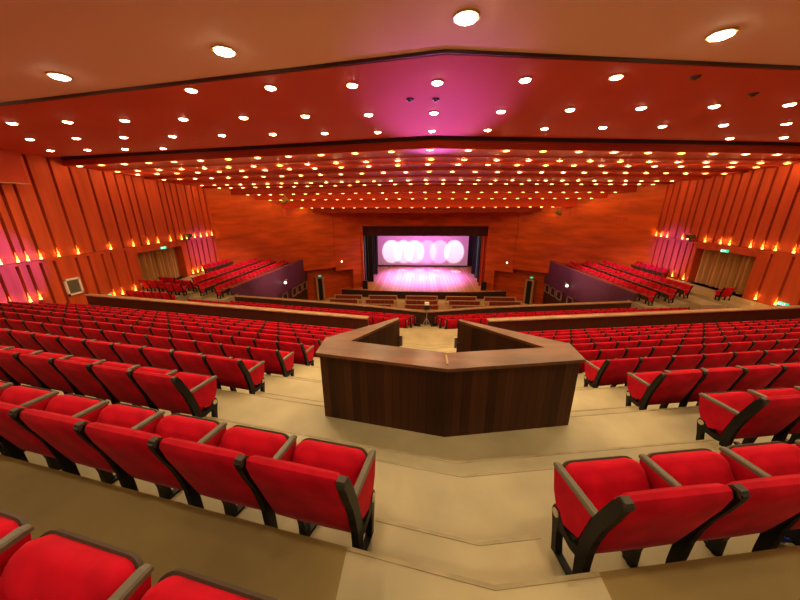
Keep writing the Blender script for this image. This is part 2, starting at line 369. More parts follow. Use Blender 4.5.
# ------------------------------------------------------------------ auditorium chair
def chair_meshes():
    ms = {}
    def keep(name, bm, mats, smooth=True):
        o = obj(name, bm, mats, None, smooth); me = o.data
        if smooth:
            try: me.set_sharp_from_angle(angle=math.radians(42))
            except Exception: pass
        bpy.data.objects.remove(o); ms[name] = me
    # backrest: padded curved slab
    bm = bmesh.new()
    cl = [(0.008, 0.775, 0.012), (0.014, 0.752, 0.034), (0.040, 0.67, 0.044), (0.075, 0.56, 0.046), (0.108, 0.44, 0.044), (0.135, 0.33, 0.038), (0.150, 0.26, 0.030), (0.155, 0.235, 0.012)]
    secs = []
    for x, sc, dz in ((-0.251, 0.6, 0.010), (-0.247, 0.82, 0.004), (-0.234, 1, 0), (-0.08, 1.08, 0), (0.08, 1.08, 0), (0.234, 1, 0), (0.247, 0.82, 0.004), (0.251, 0.6, 0.010)):
        ring = []
        for sgn, seq in ((1, cl), (-1, cl[::-1])):
            for (y, z, h) in seq:
                zz = z - dz if z > 0.5 else z + dz
                ring.append((x, y + sgn * h * sc * 0.95 + 0.0, zz + sgn * h * sc * 0.30))
        secs.append(ring)
    loft(bm, secs); keep('backrest', bm, [M['velvet']])
    # folded seat pad: rounded outline standing on its hinge, leaning to the front
    d = Vector((0, 0.25, 0.345)).normalized(); nrm = Vector((0, d.z, -d.y)); o0 = Vector((0, 0.188, 0.200))
    def outline(w, l, r, n=5):
        pts = []
        for (cx, cy, a0, rr) in ((w - r, l - r, 0, r), (-(w - r), l - r, 90, r), (-(w - r * .5), r * .5, 180, r * .5), (w - r * .5, r * .5, 270, r * .5)):
            for i in range(n + 1):
                t = math.radians(a0 + 90 * i / n); pts.append((cx + rr * math.cos(t), cy + rr * math.sin(t)))
        return pts
    def slab(bm, w, l, r, offs, ins):
        for_rings = []
        for of, i in zip(offs, ins):
            for_rings.append([tuple(o0 + Vector((p[0], 0, 0)) + d * (p[1] + i) + nrm * of) for p in outline(w - i, l - 2 * i, r)])
        loft(bm, for_rings)
    bm = bmesh.new(); slab(bm, 0.236, 0.408, 0.07, [-0.062, -0.052, -0.03, 0.02], [0.035, 0.012, 0.0, 0.0]); keep('seat', bm, [M['velvet']])
    bm = bmesh.new(); slab(bm, 0.241, 0.414, 0.073, [0.018, 0.036, 0.05], [-0.004, -0.004, 0.02]); keep('seat_shell', bm, [M['shell']])
    # frame
    bm = bmesh.new()
    post = [(-0.012, 0.776, 0.022), (0.012, 0.73, 0.028), (0.040, 0.645, 0.031), (0.074, 0.545, 0.031), (0.101, 0.43, 0.031), (0.118, 0.32, 0.032), (0.122, 0.22, 0.033), (0.116, 0.11, 0.030), (0.108, 0.006, 0.032)]
    ribbon_yz(bm, [(y - (0.014 if 0.15 < z < 0.75 else 0.004), z, h * 0.92) for y, z, h in post], -0.017, 0.017)
    keep('side_frame', bm, [M['black']], False)
    bm = bmesh.new()
    ribbon_yz(bm, post, -0.021, 0.021)
    ribbon_yz(bm, [(0.13, 0.245, 0.034), (0.20, 0.215, 0.026), (0.265, 0.222, 0.026), (0.338, 0.27, 0.034)], -0.02, 0.02)
    ribbon_yz(bm, [(0.338, 0.307, 0.026), (0.338, 0.27, 0.036), (0.325, 0.15, 0.020), (0.300, 0.006, 0.022)], -0.022, 0.022)
    box(bm, -0.018, 0.018, 0.08, 0.32, 0.0, 0.022)
    keep('end_frame', bm, [M['black']], False)
    bm = bmesh.new()
    ribbon_yz(bm, [(0.19, 0.25, 0.03), (0.205, 0.12, 0.026), (0.205, 0.0, 0.03)], -0.022, 0.022)
    prism(bm, [(-0.028, 0.19), (0.028, 0.19), (0.05, 0.30), (0.012, 0.31)], 0.0, 0.022)
    keep('pedestal', bm, [M['black']], False)
    bm = bmesh.new(); ribbon_yz(bm, [(-0.026, 0.752, 0.006), (-0.016, 0.781, 0.009), (0.006, 0.783, 0.009), (0.022, 0.768, 0.006)], -0.021, 0.021); keep('frame_cap', bm, [M['shell']], False)
    bm = bmesh.new()
    sec = [(-0.020, 0), (-0.020, 0.018), (-0.014, 0.026), (0.014, 0.026), (0.020, 0.018), (0.020, 0)]
    loft(bm, [[(p[0], 0.098, 0.535 + p[1]) for p in sec], [(p[0], 0.415, 0.525 + p[1]) for p in sec], [(p[0] * 0.8, 0.436, 0.522 + p[1] * 0.8) for p in sec]]); keep('armrest', bm, [M['arm']], False)
    bm = bmesh.new(); extr_yz(bm, [(0.118, 0.532), (0.425, 0.522), (0.395, 0.385), (0.35, 0.30), (0.285, 0.255), (0.165, 0.315), (0.14, 0.42)], -0.017, 0.017); keep('side_panel', bm, [M['velvet']], False)
    bm = bmesh.new(); cyl(bm, (-0.028, 0.338, 0.272), (0.028, 0.338, 0.272), 0.026, n=14); keep('hub_cap', bm, [M['cap']], False)
    return ms
CM = chair_meshes()
def chair_root(name, label, loc, rz, sides, group, hand):
    t = thing(name, label, 'chair', loc, rz, group)
    def part(n, x=0.0, parent=t):
        o = bpy.data.objects.new(n, CM[n]); C.objects.link(o); o.parent = parent; o.location = (x, 0, 0); return o
    part('backrest'); st = part('seat'); part('seat_shell', parent=st)
    part('pedestal', 0.12 * hand)
    for s in sides:
        x = 0.275 * s; end = s != hand
        fr = part('end_frame' if end else 'side_frame', x); part('frame_cap', 0, fr)
        if end: part('hub_cap', 0, fr)
        part('armrest', x); part('side_panel', x)
    return t
HID = {}
def dup(root, label, loc, rz, group):
    r = root.copy(); C.objects.link(r); r.location = loc; r.rotation_euler = (0, 0, rz); r['label'] = label; r['group'] = group
    for ch in root.children:
        c = ch.copy(); C.objects.link(c); c.parent = r
        for g in ch.children:
            e = g.copy(); C.objects.link(e); e.parent = c
    return r

# camera numbers (used to sort chairs by how large they show)
F, PIT, YAW, ROLL = 299.19, 0.30298, -0.06666, -0.0045
fwd = Vector((math.sin(YAW) * math.cos(PIT), math.cos(YAW) * math.cos(PIT), -math.sin(PIT)))
rgt = Vector((math.cos(YAW), -math.sin(YAW), 0)); up = rgt.cross(fwd)
rgt, up = math.cos(ROLL) * rgt + math.sin(ROLL) * up, -math.sin(ROLL) * rgt + math.cos(ROLL) * up
def px(p):
    q = Vector(p) - Vector((CAMX, 0, 0)); dd = q.dot(fwd)
    if dd < 0.05: return None
    return 400 + F * q.dot(rgt) / dd, 300 - F * q.dot(up) / dd, dd

seats = []   # (dist, loc, rz, kind sides, label, group)
def in_frame(p, m=45):
    best = None
    for dz in (0.2, 0.75):
        for dy in (0.0, 0.4):
            r = px((p[0], p[1] + dy, p[2] + dz))
            if r and -m < r[0] < 800 + m and -m < r[1] < 600 + m: best = r
    return best
def v_row(side, x_in, x_out, k, z, lab, group, rownum):
    sp = 0.55 * math.cos(ANG); n = int((x_out - x_in) / sp + 1e-6)
    for i in range(n):
        xc = x_in + sp * (i + 0.5); x = side * xc
        loc = (x, k + TA * xc, z); rz = side * ANG
        r = in_frame(loc, 30 + 900 / max(1.0, loc[1]) * 0.25)
        if not r: continue
        sides = [side] if i > 0 else [side, -side]
        label = lab % ORD[i + 1]
        seats.append((r[2], loc, rz, tuple(sorted(sides)), label, group, side))
for side, sn in ((-1, 'left'), (1, 'right')):
    if side < 0:
        v_row(side, 0.745, 4.2, backk(0), fl(0), 'red velvet folding seat at the photo\'s bottom edge, %s from the aisle', 'rearmost row of seats', 0)
    x1 = 0.70 if side < 0 else 0.541
    v_row(side, x1, 12.0, backk(1), fl(1), 'red velvet folding seat %s from the aisle, in front of the brown platform, ' + sn + ' block', 'row in front of the brown platform', 1)
    for n in range(2, 11):
        v_row(side, 2.69 if side < 0 else 2.55, 17.55, backk(n), fl(n), 'red velvet folding seat, %s from the aisle, ' + ORD[n - 1] + ' row below the desk aisle, ' + sn + ' block', 'main block rows, ' + sn, n)
    for j, (k, z, xi) in enumerate(((13.1, ZA, 0.98), (14.0, ZB, 0.78), (14.9, ZC, 0.6))):
        v_row(side, xi, ((14.6 if side < 0 else 15.9), 14.6, 12.5)[j], k, z, 'red folding seat, %s from the aisle, ' + ORD[j + 1] + ' of three rows between the balustrades, ' + sn, 'rows between the balustrades, ' + sn, 11 + j)
    # seats of the side box, facing inwards
    for j, (xr, z, ya, yb) in enumerate(((13.2, -5.62, 17.6, 28.2), (14.2, -5.42, 17.5, 27.6), (15.2, -5.22, 18.4 if side < 0 else 17.8, 27.1), (16.9, -5.05, 21.8, 25.4))):
        n = int((yb - ya) / 0.55)
        for i in range(n):
            y = ya + 0.55 * (i + 0.5); loc = (side * (xr + 0.2), y, z); rz = PI / 2 if side > 0 else -PI / 2
            r = in_frame(loc)
            if r: seats.append((r[2] + 4, loc, rz, (side,) if i else (-1, 1), 'red folding seat, %s from the curtained door, %s row behind the plum parapet, %s' % (ORD[i + 1], ORD[j + 1], sn), 'side box seats, ' + sn, side))
    if side < 0: spots = [(15.2 + 0.56 * i, 15.85 + 0.04 * i, -5.51, 'nearest') for i in range(5)] + [(15.15 + 0.56 * i, 16.75 + 0.05 * i, -5.05 if i > 1 else -5.22, 'nearer') for i in range(5)] + [(15.2 + 0.56 * i, 17.65 + 0.05 * i, -5.05 if i > 1 else -5.22, 'farther') for i in range(4)]
    else: spots = [(16.45, 16.8, -5.05, 'single')]
    for i, (x, y, z, w_) in enumerate(spots):
        loc = (side * x, y, z)
        r = in_frame(loc)
        if r: seats.append((r[2] + 4, loc, side * 0.05, (-1, 1), 'dark red seat beside the %s curtained doorway, %s of the %s row' % (sn, ORD[i % 5 + 1], w_), 'seats near the curtained doors', side))
seats.sort(key=lambda s: s[0])
NIND = 298
protos = {}
for dist, loc, rz, sides, label, group, hand in seats[:NIND]:
    key = (sides, hand)
    if key not in protos: protos[key] = chair_root('auditorium_chair', label, loc, rz, sides, group, hand)
    else: dup(protos[key], label, loc, rz, group)
# the many seats farther off: one object
vs, fs, mi = [], [], []
MI = {M['velvet'].name: 0, M['black'].name: 1, M['shell'].name: 2, M['arm'].name: 3, M['cap'].name: 4}
parts0 = [('backrest', 0), ('seat', 0), ('seat_shell', 0)]
for dist, loc, rz, sides, label, group, hand in seats[NIND:]:
    R = Matrix.Rotation(rz, 3, 'Z'); T = Vector(loc)
    for n, x in parts0 + [('pedestal', 0.12 * hand)] + [(n, 0.275 * s) for s in sides for n in (('side_frame' if s == hand else 'end_frame'), 'frame_cap', 'armrest', 'side_panel') + (('hub_cap',) if s != hand else ())]:
        me = CM[n]; b0 = len(vs); k = MI[me.materials[0].name]
        for v in me.vertices: vs.append(tuple(R @ (v.co + Vector((x, 0, 0))) + T))
        for p in me.polygons: fs.append([b0 + i for i in p.vertices]); mi.append(k)
me = bpy.data.meshes.new('distant_seats'); me.from_pydata(vs, [], fs)
for n in ('velvet', 'black', 'shell', 'arm', 'cap'): me.materials.append(M[n])
me.polygons.foreach_set('material_index', mi); me.update()
for p in me.polygons: p.use_smooth = True
try: me.set_sharp_from_angle(angle=math.radians(42))
except Exception: pass
o = bpy.data.objects.new('distant_seats', me); C.objects.link(o)
tag(o, 'many small red folding seats in the farther rows and side boxes', 'seating'); o['kind'] = 'stuff'

# ------------------------------------------------------------------ stalls benches in front of the stage
def bench(x0, x1, y, lab):
    t = thing('stalls_bench', lab, 'bench', ((x0 + x1) / 2, y, ZST), 0, 'timber-edged seat rows before the stage')
    w = (x1 - x0) / 2
    bm = bmesh.new(); box(bm, -w, w, -0.03, 0.05, 0.80, 0.87); obj('top_rail', bm, M['stallwood'], t)
    bm = bmesh.new()
    for i in range(6):
        a = -w + 0.05 + (2 * w - 0.1) * i / 6; b = -w + 0.05 + (2 * w - 0.1) * (i + 1) / 6
        extr_yz(bm, [(0.0, 0.80), (0.07, 0.80), (0.17, 0.35), (0.10, 0.35)], a + 0.01, b - 0.01)
    obj('back_cushions', bm, M['stallred'], t)
    for s in (-1, 1):
        bm = bmesh.new(); extr_yz(bm, [(-0.03, 0), (0.5, 0), (0.5, 0.5), (0.12, 0.62), (0.06, 0.87), (-0.04, 0.87)], s * w - 0.04, s * w + 0.04); obj('end_panel', bm, M['stallwood'], t)
    bm = bmesh.new(); box(bm, -w + 0.05, w - 0.05, 0.12, 0.55, 0.38, 0.46); obj('seat', bm, M['stallred'], t)
BX = [(-9.5, -6.55), (-5.75, -2.75), (-1.75, 1.55), (2.5, 5.65), (6.5, 9.7)]
BN = ['outermost bay on the left of the stage', 'bay left of the centre bay', 'centre bay before the stage', 'bay right of the centre bay', 'outermost bay on the right of the stage']
for (x0, x1), bn in zip(BX, BN):
    for y, rn in ((30.6, 'front'), (29.1, 'middle'), (27.6, 'rear')):
        sh = (30.6 - y) * 0.10 * (-1 if x0 + x1 < 0 else 1) * (0 if abs(x0 + x1) < 1 else 1)
        bench(x0 + sh, x1 + sh, y, rn + ' timber-edged seat row, ' + bn)

# ------------------------------------------------------------------ control desk
DZT, DZB = -1.505, -2.34
oL, oR, ap = (-1.435, 2.88), (1.325, 2.89), (-0.065, 2.625)
sL, sR = (-1.445, 3.27), (1.345, 3.27)
iL, iR, ia = (-1.17, 3.17), (1.08, 3.13), (-0.045, 2.93)
tL, tR = (-0.66, 4.00), (0.215, 3.98)
tLi, tRi = (-0.63, 3.955), (0.19, 3.935)
desk = thing('control_desk', 'dark walnut control desk with pointed counter standing in the central aisle', 'desk', (0, 0, 0))
bm = bmesh.new()
def quadp(bm, pts, z0, z1): prism(bm, pts, z0, z1)
ex = 0.03
top = [((oL[0] - ex, oL[1] - ex), (ap[0], ap[1] - ex * 1.2), ia, iL), ((ap[0], ap[1] - ex * 1.2), (oR[0] + ex, oR[1] - ex), iR, ia)]
for q in top: prism(bm, q, DZT - 0.035, DZT)
prism(bm, [(oL[0] - ex, oL[1] - ex), iL, (sL[0] - ex, sL[1])], DZT - 0.035, DZT); prism(bm, [(oR[0] + ex, oR[1] - ex), (sR[0] + ex, sR[1]), iR], DZT - 0.035, DZT)
obj('counter_top', bm, M['top'], desk)
for q in ([iL, (sL[0] - ex, sL[1]), tL, tLi], [iR, tRi, tR, (sR[0] + ex, sR[1])]):
    bm = bmesh.new(); prism(bm, q, DZT - 0.045, DZT - 0.012); obj('wing_cap', bm, M['top'], desk)
def wall_seg(bm, p, q, th, z0, z1, inward):
    p, q = Vector(p), Vector(q); d = (q - p).normalized(); n = Vector((-d.y, d.x)) * th * inward
    prism(bm, [p, q, q + n, p + n], z0, z1)
for nm, p, q, inw, m in (('front_panel', oL, ap, 1, 'walnut'), ('front_panel', ap, oR, 1, 'walnut'), ('side_panel', sL, oL, 1, 'walnutY'), ('side_panel', oR, sR, 1, 'walnutY')):
    bm = bmesh.new(); wall_seg(bm, p, q, 0.05, DZB - 0.05, DZT - 0.035, inw); obj(nm, bm, M[m], desk)
for q, hx in (([iL, (sL[0], sL[1]), tL, tLi], tLi), ([iR, tRi, tR, (sR[0], sR[1])], tRi)):
    bm = bmesh.new(); prism(bm, q, fl(4) - 0.3, DZT - 0.046); wg = obj('wing_panel', bm, M['walnut'], desk)
    s = 1 if hx is tLi else -1
    bm = bmesh.new(); cyl(bm, (hx[0] + 0.02 * s, hx[1] - 0.02, DZT - 0.42), (hx[0] + 0.02 * s, hx[1] - 0.02, DZT - 0.26), 0.022, n=10); cyl(bm, (hx[0] - 0.03 * s, hx[1] + 0.0, DZT - 0.34), (hx[0] + 0.03 * s, hx[1] - 0.02, DZT - 0.34), 0.014, n=8)
    obj('door_handle', bm, M['steel'], wg)
bm = bmesh.new()
for a, b in ((iL, ia), (ia, iR)): wall_seg(bm, a, b, 0.04, fl(4) - 0.3, DZT - 0.035, -1)
obj('inner_panel', bm, M['walnut'], desk)
bm = bmesh.new(); box(bm, -0.075, -0.055, 2.67, 2.86, DZT, DZT + 0.012); obj('joint_strip', bm, M['tan'], desk)

# ------------------------------------------------------------------ balustrades and parapets
def balustrade(path, zt, zb, th, lab, capw=0.26, name='timber_balustrade', group=None):
    t = thing(name, lab, 'balustrade', (0, 0, 0), 0, group)
    bp, bc = bmesh.new(), bmesh.new()
    for p, q in zip(path, path[1:]):
        p, q = Vector(p), Vector(q); d = (q - p).normalized(); n = Vector((-d.y, d.x))
        if n.y < 0: n = -n
        prism(bp, [p, q, q + n * th, p + n * th], zb, zt - 0.05)
        c = n * (th / 2)
        prism(bc, [p + c - n * capw / 2, q + c - n * capw / 2, q + c + n * capw / 2, p + c + n * capw / 2], zt - 0.05, zt)
    obj('panel', bp, M['darkwood'], t); obj('cap_rail', bc, M['rail'], t)
K1 = 10.46
balustrade([vp(-17.1, K1), vp(-2.36, K1)], -4.15, fl(11) - 0.3, 0.12, 'long dark balustrade with polished rail in front of the left seat block')
balustrade([vp(2.30, K1), vp(17.6, K1)], -4.15, fl(11) - 0.3, 0.12, 'long dark balustrade with polished rail in front of the right seat block')
b2 = lambda s: [(s * x + (0.02 * s), k + TA * x) for x, k in ((0.0, 15.62), (1.3, 15.74), (2.6, 15.86), (4.0, 15.94), (8.0, 15.96), (12.45, 15.96))]
balustrade(b2(-1)[::-1] + b2(1), -5.54, -7.2, 0.12, 'far balustrade with shiny rail behind the tripod, above the stalls')
bm = bmesh.new()
for s in (-1, 1):
    a = [(s * x, 16.3 + TA * x) for x in (0.0, 12.6)]; b = [(p[0], p[1] + 0.3) for p in a]
    prism(bm, [a[0], a[1], b[1], b[0]], ZST, -6.4)
struct('trim_2', bm, M['stagefront'])
def parapet(s):
    t = thing('box_parapet', 'tall plum-coloured parapet wall enclosing the %s side box of red seats' % ('left' if s < 0 else 'right'), 'parapet', (0, 0, 0))
    P, Q = (s * 12.72, 18.35), (s * 12.2, 30.3)
    o = 0.16 * s
    bm = bmesh.new(); prism(bm, [P, Q, (Q[0] + o, Q[1]), (P[0] + o, P[1])], -7.35, -5.12); obj('panel', bm, M['purple'], t)
    bm = bmesh.new(); prism(bm, [(P[0] - o * .2, P[1]), (Q[0] - o * .2, Q[1]), (Q[0] + o * 1.3, Q[1]), (P[0] + o * 1.3, P[1])], -5.12, -5.05); obj('cap_rail', bm, M['parrail'], t)
    bm = bmesh.new(); prism(bm, [(P[0] + o, P[1]), (Q[0] + o, Q[1]), (Q[0] + 2.2 * o, Q[1]), (P[0] + 2.2 * o, P[1])], ZST, -5.75); obj('base_wall', bm, M['darkwood'], t)
    return t
par = {s: parapet(s) for s in (-1, 1)}
def side_opening(s, y):
    x = s * (12.72 - (y - 18.35) * 0.0435)
    bm = bmesh.new()
    for a, b, c, d in ((-0.5, 0.5, 0, 0.07), (-0.5, 0.5, 0.73, 0.8), (-0.5, -0.42, 0, 0.8), (0.42, 0.5, 0, 0.8)): box(bm, -0.05 + 0.1 * s, 0.05 + 0.1 * s, a, b, c, d)
    f = obj('window_frame', bm, M['tan'], par[s], loc=(x, y, -8.25))
    bm = bmesh.new(); box(bm, -0.02 + 0.14 * s, 0.02 + 0.14 * s, -0.45, 0.45, 0.05, 0.76); obj('dark_pane', bm, M['drape'], f)
for s in (-1, 1):
    for y in (29.6, 28.4, 27.2, 25.3): side_opening(s, y)

# ------------------------------------------------------------------ curtained doorways, exit signs
for s in (-1, 1):
    nm = 'left' if s < 0 else 'right'
    for a, b, w in ((DY0 + 0.1, 19.5, 'half nearer the audience'), (19.42, DY1 - 0.1, 'half nearer the stage')):
        drape('door_curtain', a, b, s * (W + 0.55), DZ0 + 0.03, DZ1 - 0.06, M['curtain'], 'pleated gold curtain in the %s side doorway, %s' % (nm, w), 'curtain', 5, 0.15, 'y')
    def sign(y, z, lab):
        t = thing('exit_sign', lab, 'sign', (s * (W - 0.05), y, z), 0)
        bm = bmesh.new(); box(bm, -0.03, 0.03, -0.22, 0.22, -0.08, 0.08); obj('housing', bm, M['exit'], t)
        bm = bmesh.new(); xf = -0.034 * s
        def st(y0, y1, z0, z1):
            box(bm, xf - 0.002, xf + 0.002, y0, y1, z0, z1)
        # E X I T in strokes, reading left to right for the viewer
        dr = 1 if s < 0 else -1
        def L(y0, y1, z0, z1): a, b = sorted((y0 * dr, y1 * dr)); st(a, b, z0, z1)
        L(-0.20, -0.185, -0.05, 0.05); [L(-0.20, -0.14, z, z + 0.015) for z in (-0.05, -0.008, 0.035)]
        for i in range(5):
            q = -0.05 + 0.02 * i; L(-0.11 + 0.014 * i, -0.095 + 0.014 * i, q, q + 0.02); L(-0.11 + 0.014 * (4 - i), -0.095 + 0.014 * (4 - i), q, q + 0.02)
        L(0.0, 0.015, -0.05, 0.05); L(0.045, 0.115, 0.035, 0.05); L(0.072, 0.088, -0.05, 0.05)
        obj('lettering', bm, M['exitw'], t)
    sign(19.6 if s < 0 else 19.3, DZ1 + 0.02, 'lit green exit sign over the %s curtained doorway' % nm)
    sign(15.1 if s < 0 else 15.55, -4.78, 'lit green exit sign low on the %s wall just above the balustrade' % nm)
    # passage door beside the stage with its own green lamp
    d = Vector((SPB[0] * s - SPA[0] * s, SPB[1] - SPA[1])).normalized()
    p = Vector((SPA[0] * s, SPA[1])) + d * 9.0 + Vector((d.y, -d.x)) * (-0.62 if s > 0 else 0.62) * (-1)
    rz = math.atan2(d.y, d.x)
    t = thing('stage_door', 'dark narrow doorway with tan frame beside the stage, on the %s' % nm, 'door', (p.x, p.y - 0.02, ZST), rz)
    sg = 1 if s > 0 else -1
    bm = bmesh.new()
    for a, b, c, e in ((-0.45, -0.25, 0, 2.5), (0.25, 0.45, 0, 2.5), (-0.45, 0.45, 2.5, 2.62)): box(bm, a, b, -0.12, 0.3, c, e)
    obj('door_frame', bm, M['tan'], t)
    bm = bmesh.new(); box(bm, -0.25, 0.25, 0.02, 0.25, 0, 2.5); obj('door_leaf', bm, M['drape'], t)
    bm = bmesh.new(); box(bm, -0.14, 0.14, -0.2, -0.1, 2.72, 2.86); obj('exit_lamp', bm, M['exit'], t)

# vent on the left wall
t = thing('wall_vent', 'square white-framed vent grille on the left wall above the last rows', 'vent', (-W + 0.01, 13.68, -3.82))
bm = bmesh.new()
for a, b, c, d in ((-0.36, 0.36, -0.42, -0.33), (-0.36, 0.36, 0.33, 0.42), (-0.36, -0.27, -0.42, 0.42), (0.27, 0.36, -0.42, 0.42)): box(bm, -0.02, 0.06, a, b, c, d)
obj('frame', bm, M['white'], t)
bm = bmesh.new(); box(bm, -0.02, 0.0, -0.3, 0.3, -0.36, 0.36)
for i in range(9): z = -0.32 + 0.08 * i; box(bm, 0.0, 0.03, -0.28, 0.28, z - 0.02, z + 0.015)
obj('louvres', bm, M['grille'], t)

# small black cameras at the dado
for s, y in ((-1, 21.75), (1, 21.6)):
    nm = 'left' if s < 0 else 'right'
    t = thing('wall_projector', 'small black box fixed at the dado near the %s curtained door' % nm, 'projector', (s * (W - 0.3), y, -2.12))
    bm = bmesh.new(); box(bm, -0.2, 0.2, -0.14, 0.14, 0.0, 0.24); obj('body', bm, M['blackp'], t)
    bm = bmesh.new(); box(bm, -0.05, 0.05, -0.06, 0.06, -0.2, 0.0); box(bm, min(0, s * 0.3), max(0, s * 0.3), -0.05, 0.05, -0.2, -0.14); obj('bracket', bm, M['blackp'], t)
# small spotlights on the parapets
def parspot(s, y, z, lab, inx=0.35):
    x = s * (12.72 - (y - 18.35) * 0.0435 - inx * 0.35)
    t = thing('wall_spotlight', lab, 'spotlight', (x, y, z))
    bm = bmesh.new(); cyl(bm, (s * 0.12, 0.1, 0.02), (-s * 0.02, 0.3, 0.1), 0.03, n=8); obj('arm', bm, M['white'], t)
    bm = bmesh.new(); cyl(bm, (0, 0.0, 0), (-s * 0.1, -0.28, -0.05), 0.12, 0.17, 12); obj('lamp_head', bm, M['white'], t)
    bm = bmesh.new(); cyl(bm, (-s * 0.1, -0.285, -0.05), (-s * 0.103, -0.295, -0.053), 0.10, 0.10, 12); obj('lens', bm, M['spotface'], t)
parspot(-1, 25.3, -6.35, 'small white spotlight midway along the left plum parapet')
parspot(-1, 30.2, -6.0, 'small white spotlight at the stage end of the left plum parapet')
parspot(1, 25.8, -6.45, 'small white spotlight midway along the right plum parapet')
parspot(1, 30.2, -6.1, 'small white spotlight at the stage end of the right plum parapet')
# brackets where ceiling meets the splayed walls
for s, x, y, z in ((-1, -11.8, 26.0, 0.62), (1, 11.6, 27.9, -0.42)):
    nm = 'left' if s < 0 else 'right'
    t = thing('stage_lantern', 'olive stage lantern hanging under the ceiling by the %s front wall' % nm, 'spotlight', (x, y, z - 0.1))
    bm = bmesh.new(); cyl(bm, (-0.3 * s, -0.1, 0.0), (0.3 * s, 0.25, -0.16), 0.13, 0.17, 12); obj('lamp_body', bm, M['wallbits'], t)
    bm = bmesh.new(); cyl(bm, (0, 0, 0), (0, 0, 0.38), 0.04, n=8); box(bm, -0.2, 0.2, -0.06, 0.06, 0.16, 0.22); obj('yoke', bm, M['wallbits'], t)
    # round glowing wall lamp low on the inner panel
    d = Vector((SPB[0] * s - SPA[0] * s, SPB[1] - SPA[1])).normalized(); nn = Vector((-d.y, d.x)); nn = -nn if nn.y > 0 else nn
    p = Vector((SPA[0] * s, SPA[1])) + d * 11.4 + nn * 0.02
    t = thing('wall_lamp', 'tiny white lamp on the orange panel to the %s of the stage' % nm, 'lamp', (p.x, p.y, -5.75))
    bm = bmesh.new(); cyl(bm, (0, 0, 0), (nn.x * 0.12, nn.y * 0.12, 0), 0.1, 0.08, 10); obj('mount', bm, M['white'], t)
    bm = bmesh.new(); cyl(bm, (nn.x * 0.12, nn.y * 0.12, 0), (nn.x * 0.16, nn.y * 0.16, 0), 0.09, 0.05, 10); obj('glass', bm, M['spotface'], t)

# tripod with a small monitor in the aisle
t = thing('tripod_camera', 'black camera on a pale tripod at the centre of the far balustrade', 'camera', (0.06, 15.12, ZC))
bm = bmesh.new(); cyl(bm, (0, 0, 0.25), (0, 0, 1.1), 0.028, n=10); obj('pole', bm, M['steel'], t)
for i in range(3):
    a = PI / 2 + i * 2 * PI / 3; bm = bmesh.new(); cyl(bm, (0, 0, 0.62), (0.36 * math.cos(a), 0.36 * math.sin(a), 0.0), 0.016, n=8); obj('leg', bm, M['steel'], t)
bm = bmesh.new(); box(bm, -0.13, 0.13, -0.14, 0.2, 1.1, 1.36); cyl(bm, (0, 0.2, 1.24), (0, 0.36, 1.24), 0.09, n=14); cyl(bm, (0, 0, 1.06), (0, 0, 1.12), 0.06, n=12); obj('camera_body', bm, M['blackp'], t)
bm = bmesh.new(); box(bm, -0.12, 0.12, -0.16, 0.02, 1.36, 1.5); obj('viewfinder', bm, M['white'], t)
for x, lab in ((-0.42, 'left'), (0.45, 'right')):
    bm = bmesh.new(); prism(bm, [(x - 0.16, 15.3), (x + 0.16, 15.3), (x + 0.16, 15.52), (x - 0.16, 15.52)], ZC, ZC + 0.16)
    tag(obj('equipment_case', bm, M['blackp']), 'low black case on the floor to the %s of the tripod' % lab, 'case')
BTX, BTY = 1.83, 1.485
bm = bmesh.new(); cyl(bm, (BTX, BTY, fl(1) + 0.03), (BTX + 0.07, BTY - 0.02, fl(1) + 0.03), 0.03, 0.02, 10); cyl(bm, (BTX + 0.07, BTY - 0.02, fl(1) + 0.03), (BTX + 0.095, BTY - 0.025, fl(1) + 0.03), 0.013, 0.013, 8)
tag(obj('plastic_bottle', bm, M['bluep']), 'tiny blue plastic bottle under the nearest right-hand seats', 'bottle')

# ------------------------------------------------------------------ ceiling lamps
def lamp_data(name, kind, e, col, size, spot=None, blend=0.6):
    d = bpy.data.lights.new(name, kind); d.energy = e; d.color = col
    d.shadow_soft_size = size
    if spot: d.spot_size = spot; d.spot_blend = blend
    return d
WARM = (1.0, 0.71, 0.36)
DN = lamp_data('near_downlight', 'SPOT', 170, (1.0, 0.76, 0.42), 0.09, 2.75, 0.7)
DNR = lamp_data('rear_fill_light', 'SPOT', 115, (1.0, 0.76, 0.42), 0.09, 2.75, 0.7)  # fill for the added rear rows
DM = lamp_data('mid_downlight', 'SPOT', 140, WARM, 0.07, 2.5, 0.8)
DF = lamp_data('far_downlight', 'POINT', 9, (1.0, 0.58, 0.22), 0.03)
def lamp_meshes(r, h, bulb):
    bm = bmesh.new(); n = 16
    ring = lambda rr, z: [(rr * math.cos(2 * PI * i / n), rr * math.sin(2 * PI * i / n), z) for i in range(n)]
    loft(bm, [ring(r * 1.28, 0.0), ring(r * 1.25, -h * 0.5), ring(r * 1.02, -h * 0.5), ring(r * 1.0, 0.0)], caps=False)
    a = bpy.data.meshes.new('lamp_ring'); bm.to_mesh(a); bm.free(); a.materials.append(M['trimring'])
    bm = bmesh.new(); loft(bm, [ring(r, -0.002), ring(r * 0.97, -h * 0.7), ring(r * 0.7, -h), ring(r * 0.2, -h * 1.1)])
    bmesh.ops.recalc_face_normals(bm, faces=bm.faces[:])
    b = bpy.data.meshes.new('lamp_bulb'); bm.to_mesh(b); bm.free(); b.materials.append(bulb)
    return a, b
LMN, LMM, LMF = lamp_meshes(0.14, 0.05, M['bulbN']), lamp_meshes(0.098, 0.045, M['bulbM']), lamp_meshes(0.115, 0.032, M['bulbF'])
